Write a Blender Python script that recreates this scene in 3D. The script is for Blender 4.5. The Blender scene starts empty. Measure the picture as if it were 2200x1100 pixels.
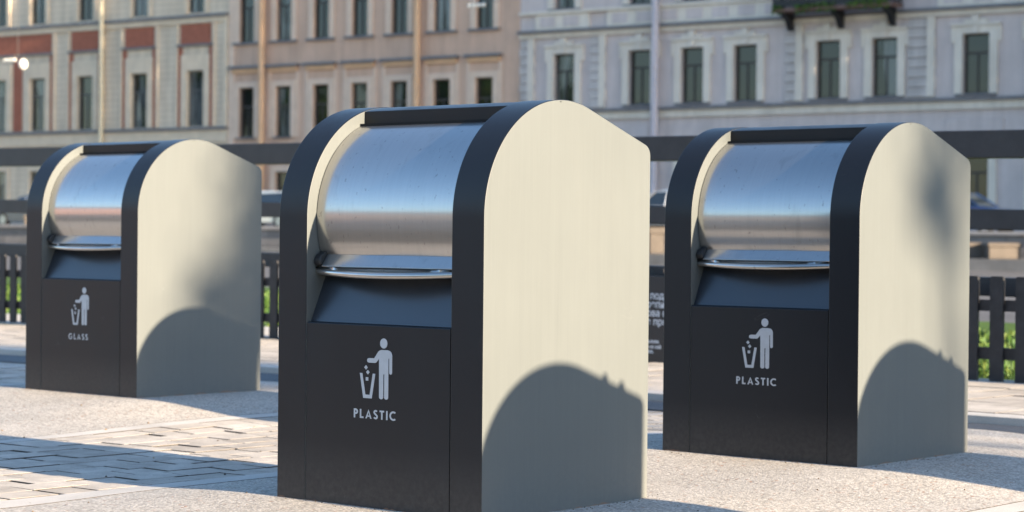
import bpy, bmesh, math, random
from mathutils import Vector, Matrix
R = math.radians
PI = math.pi
sc = bpy.context.scene
col = sc.collection

# ------------------------------------------------------------------ camera
HC = 0.8678
cam = bpy.data.cameras.new('camera')
camo = bpy.data.objects.new('camera', cam)
col.objects.link(camo)
sc.camera = camo
cam.sensor_fit = 'HORIZONTAL'
cam.sensor_width = 36.0
cam.lens = 4683.2 / 2200 * 36
cam.clip_start = 0.1
cam.clip_end = 3000
PITCH, ROLL = -0.0092, 0.0096
rt = Vector((1, 0, 0)); up = Vector((0, -math.sin(PITCH), math.cos(PITCH))); fw = Vector((0, math.cos(PITCH), math.sin(PITCH)))
cx = rt * math.cos(ROLL) + up * math.sin(ROLL)
cy = -rt * math.sin(ROLL) + up * math.cos(ROLL)
cz = -fw
camo.matrix_world = Matrix(((cx.x, cy.x, cz.x, 0), (cx.y, cy.y, cz.y, 0), (cx.z, cy.z, cz.z, HC), (0, 0, 0, 1)))
cam.dof.use_dof = True
cam.dof.focus_distance = 7.0
cam.dof.aperture_fstop = 4.5
cam.dof.aperture_blades = 9

# ------------------------------------------------------------------ light
SUN_EL = R(14.3)
SUN_ROT = math.atan2(0.7609, -0.6488)
world = bpy.data.worlds.new('World'); sc.world = world
world.use_nodes = True
wn = world.node_tree
sky = wn.nodes.new('ShaderNodeTexSky'); sky.sky_type = 'NISHITA'; sky.sun_disc = False
sky.sun_elevation = SUN_EL; sky.sun_rotation = SUN_ROT; sky.air_density = 1.0; sky.dust_density = 0.6; sky.ozone_density = 2.6
wn.links.new(sky.outputs[0], wn.nodes['Background'].inputs[0])
wn.nodes['Background'].inputs[1].default_value = 0.098
sun = bpy.data.lights.new('sun', 'SUN'); sun.energy = 5.0; sun.angle = R(0.5); sun.color = (1.0, 0.815, 0.59)
suno = bpy.data.objects.new('sun', sun); col.objects.link(suno)
tosun = Vector((0.7609 * math.cos(SUN_EL), -0.6488 * math.cos(SUN_EL), math.sin(SUN_EL)))
suno.rotation_euler = tosun.to_track_quat('Z', 'Y').to_euler()
suno.location = (10, -10, 20)
sc.view_settings.view_transform = 'Standard'
sc.view_settings.look = 'None'
sc.view_settings.gamma = 1
sc.view_settings.exposure = 2.05

# ------------------------------------------------------------------ helpers
YAW = -0.711
X0, Y0 = -0.0857, 6.6076
CU, SU = math.cos(YAW), math.sin(YAW)
def W2(u, v, z=0.0):
    return Vector((X0 + u * CU - v * SU, Y0 + u * SU + v * CU, z))
MUV = Matrix.Translation((X0, Y0, 0)) @ Matrix.Rotation(YAW, 4, 'Z')

def obj(name, bm, mat, parent=None, smooth=False, bevel=0, seg=2, autos=None):
    me = bpy.data.meshes.new(name)
    bm.normal_update()
    bm.to_mesh(me); bm.free()
    mats = mat if isinstance(mat, (list, tuple)) else [mat]
    for m in mats: me.materials.append(m)
    if smooth:
        me.polygons.foreach_set('use_smooth', [True] * len(me.polygons))
    if autos is not None:
        me.polygons.foreach_set('use_smooth', [True] * len(me.polygons))
        me.set_sharp_from_angle(angle=R(autos))
    o = bpy.data.objects.new(name, me)
    col.objects.link(o)
    if parent is not None: o.parent = parent
    if bevel:
        b = o.modifiers.new('bevel', 'BEVEL'); b.width = bevel; b.segments = seg; b.limit_method = 'ANGLE'; b.angle_limit = R(35)
        b.harden_normals = True
        me.polygons.foreach_set('use_smooth', [True] * len(me.polygons))
    return o
def thing(name, label, cat, loc=(0, 0, 0), rz=0.0, group=None):
    o = bpy.data.objects.new(name, None); col.objects.link(o)
    o.empty_display_size = 0.2
    o.location = loc; o.rotation_euler = (0, 0, rz)
    tag(o, label, cat, group)
    return o
def tag(o, label, cat, group=None):
    o['label'] = label; o['category'] = cat
    if group: o['group'] = group
    return o
def struct(o, label=None):
    o['kind'] = 'structure'
    if label: o['label'] = label
    return o
def dup(o, parent=None):
    c = o.copy(); col.objects.link(c); c.parent = parent
    for ch in list(o.children): dup(ch, c)
    return c
def box(bm, x0, x1, y0, y1, z0, z1, mi=0):
    vs = [bm.verts.new(p) for p in ((x0, y0, z0), (x1, y0, z0), (x1, y1, z0), (x0, y1, z0), (x0, y0, z1), (x1, y0, z1), (x1, y1, z1), (x0, y1, z1))]
    for f in ((0, 3, 2, 1), (4, 5, 6, 7), (0, 1, 5, 4), (1, 2, 6, 5), (2, 3, 7, 6), (3, 0, 4, 7)):
        fc = bm.faces.new([vs[i] for i in f]); fc.material_index = mi
    return vs
def prism_x(bm, poly, x0, x1):
    """polygon in (y,z) extruded along x"""
    a = [bm.verts.new((x0, p[0], p[1])) for p in poly]
    b = [bm.verts.new((x1, p[0], p[1])) for p in poly]
    n = len(poly)
    bm.faces.new(a); bm.faces.new(b[::-1])
    for i in range(n):
        j = (i + 1) % n
        bm.faces.new((a[j], a[i], b[i], b[j]))
    bmesh.ops.recalc_face_normals(bm, faces=bm.faces)
def flat_xz(bm, poly, y, th=0.0006):
    """polygon in (x,z), thin plate whose front is at y-th"""
    a = [bm.verts.new((p[0], y - th, p[1])) for p in poly]
    b = [bm.verts.new((p[0], y, p[1])) for p in poly]
    f = bm.faces.new(a); n = len(poly)
    f.normal_update()
    if f.normal.y > 0: f.normal_flip()
    for i in range(n):
        j = (i + 1) % n
        bm.faces.new((a[i], a[j], b[j], b[i]))
def cyl(bm, p0, p1, r0, r1=None, n=12, cap=True):
    r1 = r0 if r1 is None else r1
    p0 = Vector(p0); p1 = Vector(p1); d = (p1 - p0).normalized()
    a = d.orthogonal().normalized(); b = d.cross(a)
    A = [bm.verts.new(p0 + (a * math.cos(2 * PI * i / n) + b * math.sin(2 * PI * i / n)) * r0) for i in range(n)]
    B = [bm.verts.new(p1 + (a * math.cos(2 * PI * i / n) + b * math.sin(2 * PI * i / n)) * r1) for i in range(n)]
    for i in range(n):
        j = (i + 1) % n
        bm.faces.new((A[i], A[j], B[j], B[i]))
    if cap:
        bm.faces.new(A[::-1]); bm.faces.new(B)
def sphere(bm, c, r, n=12, sz=1.0):
    bmesh.ops.create_uvsphere(bm, u_segments=n, v_segments=max(6, n // 2), radius=r, matrix=Matrix.Translation(c) @ Matrix.Diagonal((1, 1, sz, 1)))

# ------------------------------------------------------------------ materials
class Mt:
    def __init__(s, name):
        s.m = bpy.data.materials.new(name); s.m.use_nodes = True
        s.nt = s.m.node_tree; s.b = s.nt.nodes['Principled BSDF']; s.L = s.nt.links.new
        s.tc = s.nt.nodes.new('ShaderNodeTexCoord')
    def vary(s):
        oi = s.node('ShaderNodeObjectInfo'); cb = s.node('ShaderNodeCombineXYZ')
        s.L(s.math('MULTIPLY', oi.outputs['Random'], 23.0), cb.inputs[0]); s.L(s.math('MULTIPLY', oi.outputs['Random'], 9.0), cb.inputs[1]); s.L(s.math('MULTIPLY', oi.outputs['Random'], 17.0), cb.inputs[2])
        ad = s.node('ShaderNodeVectorMath', operation='ADD'); s.L(s.tc.outputs['Object'], ad.inputs[0]); s.L(cb.outputs[0], ad.inputs[1]); s.rv = ad.outputs[0]
    def node(s, t, **k):
        n = s.nt.nodes.new(t)
        for a, v in k.items(): setattr(n, a, v)
        return n
    def mapping(s, scale=(1, 1, 1), src='Object', loc=(0, 0, 0)):
        n = s.node('ShaderNodeMapping'); n.inputs['Scale'].default_value = scale; n.inputs['Location'].default_value = loc
        s.L(s.rv if getattr(s, 'rv', None) else s.tc.outputs[src], n.inputs['Vector']); return n.outputs[0]
    def noise(s, vec, scale, detail=4, rough=0.6, dist=0.0):
        n = s.node('ShaderNodeTexNoise'); n.inputs['Scale'].default_value = scale; n.inputs['Detail'].default_value = detail
        n.inputs['Roughness'].default_value = rough; n.inputs['Distortion'].default_value = dist
        s.L(vec, n.inputs['Vector']); return n.outputs['Fac']
    def ramp(s, fac, stops):
        n = s.node('ShaderNodeValToRGB'); e = n.color_ramp.elements
        while len(e) < len(stops): e.new(0.5)
        for i, (p, c) in enumerate(stops):
            e[i].position = p; e[i].color = (c, c, c, 1) if isinstance(c, (int, float)) else (*c, 1)
        s.L(fac, n.inputs['Fac']); return n.outputs['Color']
    def mix(s, a, b, fac, mode='MIX'):
        n = s.node('ShaderNodeMix', data_type='RGBA', blend_type=mode)
        for v, k in ((fac, 0), (a, 6), (b, 7)):
            if isinstance(v, (int, float)): n.inputs[k].default_value = v
            elif isinstance(v, tuple): n.inputs[k].default_value = (*v, 1)
            else: s.L(v, n.inputs[k])
        return n.outputs[2]
    def math(s, op, a, b=0.0, clamp=False):
        n = s.node('ShaderNodeMath', operation=op, use_clamp=clamp)
        for v, k in ((a, 0), (b, 1)):
            if isinstance(v, (int, float)): n.inputs[k].default_value = v
            else: s.L(v, n.inputs[k])
        return n.outputs[0]
    def bump(s, h, strength=0.3, dist=0.01):
        n = s.node('ShaderNodeBump'); n.inputs['Strength'].default_value = strength; n.inputs['Distance'].default_value = dist
        s.L(h, n.inputs['Height']); s.L(n.outputs[0], s.b.inputs['Normal']); return n.outputs[0]
    def set(s, **k):
        names = dict(base='Base Color', rough='Roughness', metal='Metallic', spec='Specular IOR Level', aniso='Anisotropic', anrot='Anisotropic Rotation', tr='Transmission Weight', ior='IOR', coat='Coat Weight', coatr='Coat Roughness')
        for a, v in k.items():
            i = s.b.inputs[names[a]]
            if isinstance(v, tuple): i.default_value = (*v, 1)
            elif isinstance(v, (int, float)): i.default_value = v
            else: s.L(v, i)
        return s
def simple(name, c, rough=0.6, metal=0.0, spec=0.5, var=0.12, scale=6.0, bump=0.0, bs=60):
    M = Mt(name)
    o = M.mapping()
    n = M.noise(o, scale, 5)
    k = M.ramp(n, [(0.3, 1 - var), (0.7, 1 + var)])
    M.set(base=M.mix(c, k, 1.0, 'MULTIPLY'), rough=rough, metal=metal, spec=spec)
    if bump: M.bump(M.noise(o, bs, 4), bump, 0.01)
    return M.m

def paint_mat(name, base, rough, metal, rust=True, spec=0.5):
    """dark coated brushed metal: vertical brush streaks, fine scratches, rust creeping from the foot"""
    M = Mt(name); M.vary()
    st = M.mapping((260, 260, 3.0))
    n1 = M.noise(st, 1.0, 4, 0.65)
    st2 = M.mapping((38, 38, 1.2))
    n2 = M.noise(st2, 1.0, 3, 0.6)
    big = M.noise(M.mapping(), 2.3, 3)
    k = M.math('ADD', M.math('MULTIPLY', n1, 0.20), M.math('MULTIPLY', n2, 0.11))
    k = M.math('ADD', k, M.math('MULTIPLY', big, 0.14))
    k = M.math('ADD', k, 0.775)
    c = M.mix(base, (0, 0, 0), 0.0)
    c = M.mix(c, k, 1.0, 'MULTIPLY')
    # scratches: thin contour lines of a distorted noise, only in some patches
    sn = M.noise(M.mapping((7, 7, 16)), 1.0, 1, 0.4, 1.2)
    line = M.math('LESS_THAN', M.math('ABSOLUTE', M.math('SUBTRACT', sn, 0.5)), 0.0022)
    patch = M.math('GREATER_THAN', M.noise(M.mapping((1, 1, 1), loc=(3, 1, 7)), 5.0, 2), 0.66)
    scr = M.math('MULTIPLY', M.math('MULTIPLY', line, patch), 0.20)
    c = M.mix(c, (0.22, 0.23, 0.23), scr)
    if rust:
        sep = M.node('ShaderNodeSeparateXYZ'); M.L(M.tc.outputs['Object'], sep.inputs[0])
        rn = M.noise(M.mapping(), 9.0, 5)
        h = M.math('MULTIPLY', M.math('SUBTRACT', rn, 0.50), 0.045)
        rm = M.math('LESS_THAN', sep.outputs[2], h)
        c = M.mix(c, (0.22, 0.10, 0.05), M.math('MULTIPLY', rm, 0.6))
        dn = M.noise(M.mapping(), 60.0, 4)
        dust = M.math('MULTIPLY', M.math('SUBTRACT', 1.0, M.math('MULTIPLY', sep.outputs[2], 5.0), True), M.math('MULTIPLY', dn, 0.20))
        c = M.mix(c, (0.30, 0.27, 0.24), dust)
    smr = M.ramp(M.noise(M.mapping((3, 3, 1.3)), 1.0, 5, 0.7, 0.6), [(0.48, 0.0), (0.66, 1.0)])
    r = M.math('ADD', rough - 0.05, M.math('ADD', M.math('MULTIPLY', n1, 0.10), M.math('MULTIPLY', smr, 0.07)))
    M.set(base=c, rough=r, metal=metal, spec=spec)
    # faint smears and handling marks in the coat
    M.bump(n1, 0.10 if spec < 0.9 else 0.02, 0.0006)
    return M.m
M_SIDE = paint_mat('side_coating', (0.102, 0.111, 0.109), 0.50, 0.0, spec=0.4)
M_FRONT = paint_mat('dark_coating', (0.0075, 0.0088, 0.012), 0.38, 0.0, spec=0.34)

M_APRON = paint_mat('chute_coating', (0.014, 0.018, 0.026), 0.30, 0.0, rust=False, spec=1.0)
def steel_mat():
    M = Mt('brushed_steel'); M.vary()
    st = M.mapping((900, 14, 14))
    n1 = M.noise(st, 1.0, 3, 0.6)
    st2 = M.mapping((90, 3, 3))
    n2 = M.noise(st2, 1.0, 3, 0.6)
    sm = M.noise(M.mapping((14, 14, 7)), 1.0, 4, 0.6, 0.8)
    smk = M.ramp(sm, [(0.60, 0.0), (0.72, 1.0)])
    spot = M.noise(M.mapping((60, 60, 34)), 1.0, 3, 0.6)
    spk = M.ramp(spot, [(0.66, 0.0), (0.70, 1.0)])
    dirt = M.math('ADD', M.math('MULTIPLY', smk, 0.16), M.math('MULTIPLY', spk, 0.40), True)
    c = M.mix((0.53, 0.52, 0.50), (0.46, 0.45, 0.435), n2)
    c = M.mix(c, (0.16, 0.15, 0.14), dirt)
    r = M.math('ADD', 0.12, M.math('MULTIPLY', n1, 0.06))
    r = M.math('ADD', r, M.math('MULTIPLY', dirt, 0.25))
    M.set(base=c, rough=r, metal=1.0)
    nb = M.bump(n1, 0.16, 0.0003)
    p2 = M.node('ShaderNodeBsdfPrincipled'); p2.inputs['Metallic'].default_value = 1.0; p2.inputs['Roughness'].default_value = 0.42
    M.L(c, p2.inputs['Base Color']); M.L(nb, p2.inputs['Normal'])
    mx = M.node('ShaderNodeMixShader'); mx.inputs[0].default_value = 0.42
    M.L(M.b.outputs[0], mx.inputs[1]); M.L(p2.outputs[0], mx.inputs[2]); M.L(mx.outputs[0], M.nt.nodes['Material Output'].inputs['Surface'])
    return M.m
M_STEEL = steel_mat()
M_RUBBER = simple('black_rubber', (0.012, 0.012, 0.013), 0.55)
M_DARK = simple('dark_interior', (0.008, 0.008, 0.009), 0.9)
M_PRINT = simple('pale_grey_print', (0.42, 0.44, 0.47), 0.55, var=0.05, scale=40)
M_DENT = simple('dark_hole', (0.004, 0.004, 0.004), 0.9)

# ------------------------------------------------------------------ recycling container
BW, BD, BR, BH, BS = 0.9027, 0.8318, 0.3794, 1.30, 1.165
FW = 0.132
def profile(inset=0.0, n=56, r=0.04):
    Rr = BR
    C = Vector((BR, BH - BR)); S = Vector((BD, BS))
    d = S - C; L = d.length; ta = math.atan2(d.y, d.x) + math.acos(min(1, Rr / L))
    pts = [C + Vector((math.cos(t), math.sin(t))) * Rr for t in [PI + (ta - PI) * i / (n - 1) for i in range(n)]]
    T = pts[-1]; e1 = (T - S).normalized(); e2 = Vector((0, -1)); ang = e1.angle(e2); q = r / math.tan(ang / 2)
    A = S + e1 * q; B = S + e2 * q; Cc = S + (e1 + e2).normalized() * r / math.sin(ang / 2)
    a0 = math.atan2(A.y - Cc.y, A.x - Cc.x); a1 = math.atan2(B.y - Cc.y, B.x - Cc.x)
    pts += [Cc + Vector((math.cos(t), math.sin(t))) * r for t in [a0 + (a1 - a0) * i / 7 for i in range(8)]]
    return pts
def ribbon(pts, w):
    """constant width stroke polygon round a polyline"""
    P = [Vector(p) for p in pts]; Lf = []; Rg = []
    for i, p in enumerate(P):
        a = (P[i] - P[i - 1]).normalized() if i else (P[1] - P[0]).normalized()
        b = (P[i + 1] - P[i]).normalized() if i < len(P) - 1 else a
        t = (a + b).normalized(); n = Vector((-t.y, t.x)); k = w / 2 / max(0.4, n.dot(Vector((-a.y, a.x))))
        Lf.append(p + n * k); Rg.append(p - n * k)
    return Lf, Rg
LX = 1.27
def letter(bm, ch, x, z, s, y, w=0.19):
    """geometric capital; x,z lower left, s height. strokes are laid as butting quads"""
    def strip(pts):
        Lf, Rg = ribbon(pts, w)
        for i in range(len(pts) - 1):
            f = bm.faces.new([bm.verts.new((x + q.x * s * LX, y, z + q.y * s)) for q in (Lf[i], Lf[i + 1], Rg[i + 1], Rg[i])])
            f.normal_update()
            if f.normal.y > 0: f.normal_flip()
    def poly(pts):
        f = bm.faces.new([bm.verts.new((x + q[0] * s * LX, y, z + q[1] * s)) for q in pts]); f.normal_update()
        if f.normal.y > 0: f.normal_flip()
    arc = lambda cx_, cy_, rx, ry, a0, a1, n=10: [(cx_ + rx * math.cos(R(a0 + (a1 - a0) * i / n)), cy_ + ry * math.sin(R(a0 + (a1 - a0) * i / n))) for i in range(n + 1)]
    if ch == 'P':
        poly([(0, 0), (w, 0), (w, 1), (0, 1)])
        strip([(w, 1 - w / 2), (0.24, 1 - w / 2)] + arc(0.24, 0.70, 0.19, 0.215, 90, -90) + [(w, 0.485)]); return 0.52
    if ch == 'L':
        poly([(0, 0), (w, 0), (w, 1), (0, 1)]); poly([(w, 0), (0.46, 0), (0.46, w), (w, w)]); return 0.46
    if ch == 'A':
        poly([(0, 0), (0.19, 0), (0.385, 0.72), (0.385, 1.02)]); poly([(0.385, 1.02), (0.385, 0.72), (0.58, 0), (0.77, 0)])
        poly([(0.245, 0.2), (0.525, 0.2), (0.485, 0.345), (0.285, 0.345)]); return 0.77
    if ch == 'S':
        strip(arc(0.25, 0.745, 0.165, 0.175, 30, 180, 9)[0:] + arc(0.25, 0.745, 0.165, 0.175, 190, 250, 4) + arc(0.25, 0.27, 0.18, 0.19, 62, -160, 14)); return 0.5
    if ch == 'T':
        poly([(0, 1 - w), (0.56, 1 - w), (0.56, 1), (0, 1)]); poly([(0.28 - w / 2, 0), (0.28 + w / 2, 0), (0.28 + w / 2, 1 - w), (0.28 - w / 2, 1 - w)]); return 0.56
    if ch == 'I':
        poly([(0, 0), (w, 0), (w, 1), (0, 1)]); return w
    if ch == 'C':
        strip(arc(0.46, 0.5, 0.375, 0.42, 52, 308, 18)); return 0.70
    if ch == 'G':
        strip(arc(0.44, 0.5, 0.355, 0.42, 48, 330, 20)); poly([(0.5, 0.40), (0.84, 0.40), (0.84, 0.54), (0.5, 0.54)]); return 0.86
def lettering(word, x0, x1, z, s, y):
    bm = bmesh.new()
    wd = []
    tmp = bmesh.new()
    for ch in word: wd.append(letter(tmp, ch, 0, 0, 1, 0) * LX)
    tmp.free()
    gap = ((x1 - x0) / s - sum(wd)) / (len(word) - 1)
    x = x0
    for ch, w_ in zip(word, wd):
        letter(bm, ch, x, z, s, y); x += (w_ + gap) * s
    return bm

BODY = [(-0.4832, 0.4755), (-0.4598, 0.4759), (-0.443, 0.4966), (-0.4363, 0.5013), (-0.4274, 0.5035), (-0.4007, 0.5035), (-0.3904, 0.5010), (-0.3842, 0.4957), (-0.3812, 0.4880), (-0.3812, 0.432), (-0.3835, 0.4285), (-0.3873, 0.4272), (-0.3913, 0.4285), (-0.3937, 0.432), (-0.3937, 0.4771), (-0.3972, 0.4771), (-0.3972, 0.3531), (-0.3997, 0.3491), (-0.4060, 0.3472), (-0.4123, 0.3491), (-0.4150, 0.3531), (-0.4150, 0.4265), (-0.4190, 0.4265), (-0.4190, 0.3531), (-0.4215, 0.3491), (-0.4280, 0.3472), (-0.4345, 0.3491), (-0.4372, 0.3531), (-0.4388, 0.4752), (-0.4506, 0.4628), (-0.456, 0.4612), (-0.483, 0.461), (-0.4893, 0.4629), (-0.4917, 0.4677), (-0.4895, 0.4733)]
BINP = [(-0.5234, 0.4267), (-0.512, 0.4267), (-0.4980, 0.3588), (-0.4790, 0.3588), (-0.4659, 0.4267), (-0.4546, 0.4267), (-0.4695, 0.3477), (-0.5073, 0.3477)]
DM = [[(-0.496, 0.4527), (-0.4882, 0.4452), (-0.496, 0.4377), (-0.5038, 0.4452)], [(-0.4877, 0.4379), (-0.4799, 0.4304), (-0.4877, 0.4229), (-0.4955, 0.4304)], [(-0.4969, 0.4144), (-0.4855, 0.4144), (-0.4855, 0.4032), (-0.4969, 0.4032)]]

def make_bin(word):
    cxs, cys = BW / 2, -BD / 2      # shift from (u,v) to centred local
    def sh(bm, nm, mat, parent, **k):
        bmesh.ops.translate(bm, vec=(cxs, cys, 0), verts=bm.verts)
        return obj(nm, bm, mat, parent, **k)
    root = thing('recycling_container', 'x', 'recycling container')
    prof = profile()
    poly = [(0, -0.03)] + [tuple(p) for p in prof] + [(BD, -0.03)]
    shells = []
    for nm, u0, u1 in (('side_shell', -BW, -BW + FW), ('side_shell', -FW, 0.0)):
        bm = bmesh.new(); prism_x(bm, poly, u0, u1)
        # the rim strips facing the front and top carry the darker coat, the flat sides the lighter one
        for f in bm.faces:
            f.material_index = 0 if abs(f.normal.x) > 0.9 else 1
        shells.append(sh(bm, nm, [M_SIDE, M_FRONT], root, bevel=0.0035, seg=3))
    # lifting lugs stand on the left shell's rear slope
    for v in (0.625, 0.712):
        bm = bmesh.new()
        z = 1.2565 - (v - 0.56) * 0.335
        prism_x(bm, [(v - 0.024, z - 0.02), (v - 0.022, z + 0.010), (v - 0.008, z + 0.030), (v + 0.006, z + 0.028), (v + 0.018, z + 0.006), (v + 0.024, z - 0.03)], -BW + 0.03, -BW + 0.05)
        sh(bm, 'lifting_lug', M_FRONT, shells[0], bevel=0.002)
    # small screw at the crown of each side
    bm = bmesh.new(); cyl(bm, (-0.002, 0.36, BH - 0.007), (0.0006, 0.36, BH - 0.007), 0.0026, n=10)
    sh(bm, 'screw', M_DENT, shells[1])
    # cap between shells
    bm = bmesh.new()
    out = [p for p in prof if p.x > 0.262]
    C = Vector((BR, BH - BR))
    t0 = PI - math.acos((BR - 0.262) / BR)
    first = C + Vector((-(BR - 0.262), math.sqrt(BR ** 2 - (BR - 0.262) ** 2)))
    poly2 = [(first.x, first.y - 0.002)] + [(p.x - (0.002 if p.x > 0.6 else 0), p.y - 0.002) for p in out] + [(BD - 0.002, -0.03), (BD - 0.03, -0.03), (BD - 0.03, BS - 0.03), (0.42, 1.262), (0.30, 1.262), (0.278, 1.238), (0.264, 1.238)]
    prism_x(bm, poly2, -BW + FW + 0.0006, -FW - 0.0006)
    sh(bm, 'top_cover', M_FRONT, root, bevel=0.002)
    bm = bmesh.new(); prism_x(bm, [(0.2410, 1.2376), (0.2440, 1.2190), (0.2600, 1.2165), (0.278, 1.2376)], -BW + FW + 0.002, -FW - 0.002)  # black strip stands in for the shade under the top cover's front edge
    sh(bm, 'bar_shadow_strip', M_DARK, root)
    # dark inside
    bm = bmesh.new(); prism_x(bm, [(0.03, 0.0), (0.03, 0.56), (0.10, 0.70), (0.12, 0.90), (0.30, 1.15), (0.40, 1.22), (0.70, 1.12), (0.78, 0.9), (0.78, 0.0)], -BW + FW + 0.001, -FW - 0.001)
    sh(bm, 'inner_box', M_DARK, root)
    # drum
    bm = bmesh.new()
    a0, a1 = PI - R(97), PI + R(23)
    N = 72; rr = 0.338; uL, uR = -BW + FW + 0.0035, -FW - 0.0035
    Ro = []
    for i in range(N + 1):
        t = a0 + (a1 - a0) * i / N
        Ro.append((BR + rr * math.cos(t), BH - BR + rr * math.sin(t)))
    Ri = [(BR + (rr - 0.01) * math.cos(a0 + (a1 - a0) * i / N), BH - BR + (rr - 0.01) * math.sin(a0 + (a1 - a0) * i / N)) for i in range(N, -1, -1)]
    n = len(Ro)
    vo = [[bm.verts.new((u, p[0], p[1])) for p in Ro + Ri] for u in (uL, uR)]
    m = len(Ro + Ri)
    for i in range(m):
        j = (i + 1) % m
        bm.faces.new((vo[0][i], vo[0][j], vo[1][j], vo[1][i]))
    for k_ in (0, 1):
        for i in range(N):
            bm.faces.new((vo[k_][i], vo[k_][i + 1], vo[k_][m - 2 - i], vo[k_][m - 1 - i]))
    bmesh.ops.recalc_face_normals(bm, faces=bm.faces)
    sh(bm, 'drum_lid', M_STEEL, root, autos=30)
    # handle: sloping plate, then bowed lip with rolled edge
    NU = 32
    a, b = -BW + FW + 0.034, -FW - 0.012
    bm = bmesh.new()
    box_pts = [(0.062, 0.802), (0.034, 0.764), (0.036, 0.761), (0.066, 0.797)]
    prism_x(bm, box_pts, a, b)
    plate = sh(bm, 'handle', M_STEEL, root, bevel=0.0008)
    bm = bmesh.new()
    rows = []
    for i in range(NU + 1):
        t = i / NU; u = (-BW + FW + 0.002) + (BW - 2 * FW - 0.004) * t
        bow = 1 - (2 * t - 1) ** 2
        yf = 0.050 - 0.052 * bow; zf = 0.7465 - 0.009 * bow
        sec = [(0.064, 0.7705), (0.0375, 0.7600), (yf + 0.010, zf + 0.0095)]
        for q in range(9):
            an = R(75 + 215 * q / 8)
            sec.append((yf + 0.0105 * math.cos(an), zf + 0.0105 * math.sin(an)))
        sec += [(yf + 0.014, zf - 0.003), (0.042, 0.752), (0.062, 0.757)]
        rows.append([bm.verts.new((u, y, z)) for y, z in sec])
    k = len(rows[0])
    for i in range(NU):
        for j in range(k):
            jj = (j + 1) % k
            bm.faces.new((rows[i][j], rows[i][jj], rows[i + 1][jj], rows[i + 1][j]))
    bm.faces.new(rows[0]); bm.faces.new(rows[-1][::-1])
    bmesh.ops.recalc_face_normals(bm, faces=bm.faces)
    sh(bm, 'lip', M_STEEL, plate, autos=50)
    # rubber stops
    for u in (-BW + FW + 0.018, -FW - 0.010):
        bm = bmesh.new()
        prism_x(bm, [(0.09, 0.812), (0.060, 0.812), (0.036, 0.800), (0.026, 0.784), (0.030, 0.768), (0.05, 0.762), (0.09, 0.762)], u - 0.0155 if u < -0.5 else u - 0.010, u + 0.0155 if u < -0.5 else u + 0.009)
        sh(bm, 'rubber_stop', M_RUBBER, root, bevel=0.006, seg=3)
    # chute apron
    bm = bmesh.new()
    prism_x(bm, [(0.0215, 0.5835), (0.088, 0.735), (0.093, 0.735), (0.0265, 0.578)], -BW + FW + 0.001, -FW - 0.001)
    sh(bm, 'chute_apron', M_APRON, root)
    # door
    bm = bmesh.new()
    prism_x(bm, [(0.0012, -0.03), (0.0012, 0.5785), (0.005, 0.5825), (0.0185, 0.5825), (0.0185, 0.572), (0.022, 0.572), (0.022, -0.03)], -BW + FW + 0.0028, -FW - 0.0028)
    door = sh(bm, 'door', M_FRONT, root, bevel=0.0012)
    bm = bmesh.new()
    yy = 0.0012
    flat_xz(bm, BODY, yy); flat_xz(bm, BINP, yy)
    for d in DM: flat_xz(bm, d, yy)
    flat_xz(bm, [(-0.4185 + 0.0160 * math.cos(2 * PI * i / 28), 0.5243 + 0.0160 * math.sin(2 * PI * i / 28)) for i in range(28)], yy)
    sh(bm, 'pictogram', M_PRINT, door)
    if word == 'PLASTIC': bm = lettering('PLASTIC', -0.549, -0.365, 0.2830, 0.0288, yy - 0.0006)
    else: bm = lettering(word, -0.543, -0.387, 0.2730, 0.0298, yy - 0.0006)
    sh(bm, 'lettering', M_PRINT, door)
    return root

def place_bin(root, u, v, z, label, group='recycling containers standing in rows'):
    p = W2(u - BW / 2, v + BD / 2, z)
    root.location = p; root.rotation_euler = (0, 0, YAW)
    root['label'] = label; root['group'] = group
BINS = [(0, 0, 0.0), (-4.0906, 2.033, 0.0446), (0.071, 2.026, 0.02), (4.16, -0.008, 0.0), (4.232, 2.02, 0.01)]
proto = make_bin('PLASTIC')
glass = make_bin('GLASS')
place_bin(proto, *BINS[0], 'large dark recycling container lettered PLASTIC, nearest to the viewer, in front of the others')
place_bin(glass, *BINS[1], 'recycling container lettered GLASS, with blurred tree shade on its sunlit side')
b2 = dup(proto); place_bin(b2, *BINS[2], 'recycling container lettered PLASTIC standing behind and to the right of the nearest one')
b3 = dup(proto); place_bin(b3, *BINS[3], 'container beyond the right edge whose shadow falls on the nearest container')
b4 = dup(proto); place_bin(b4, *BINS[4], 'container beyond the right edge whose shadow falls on the right hand PLASTIC container')

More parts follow.
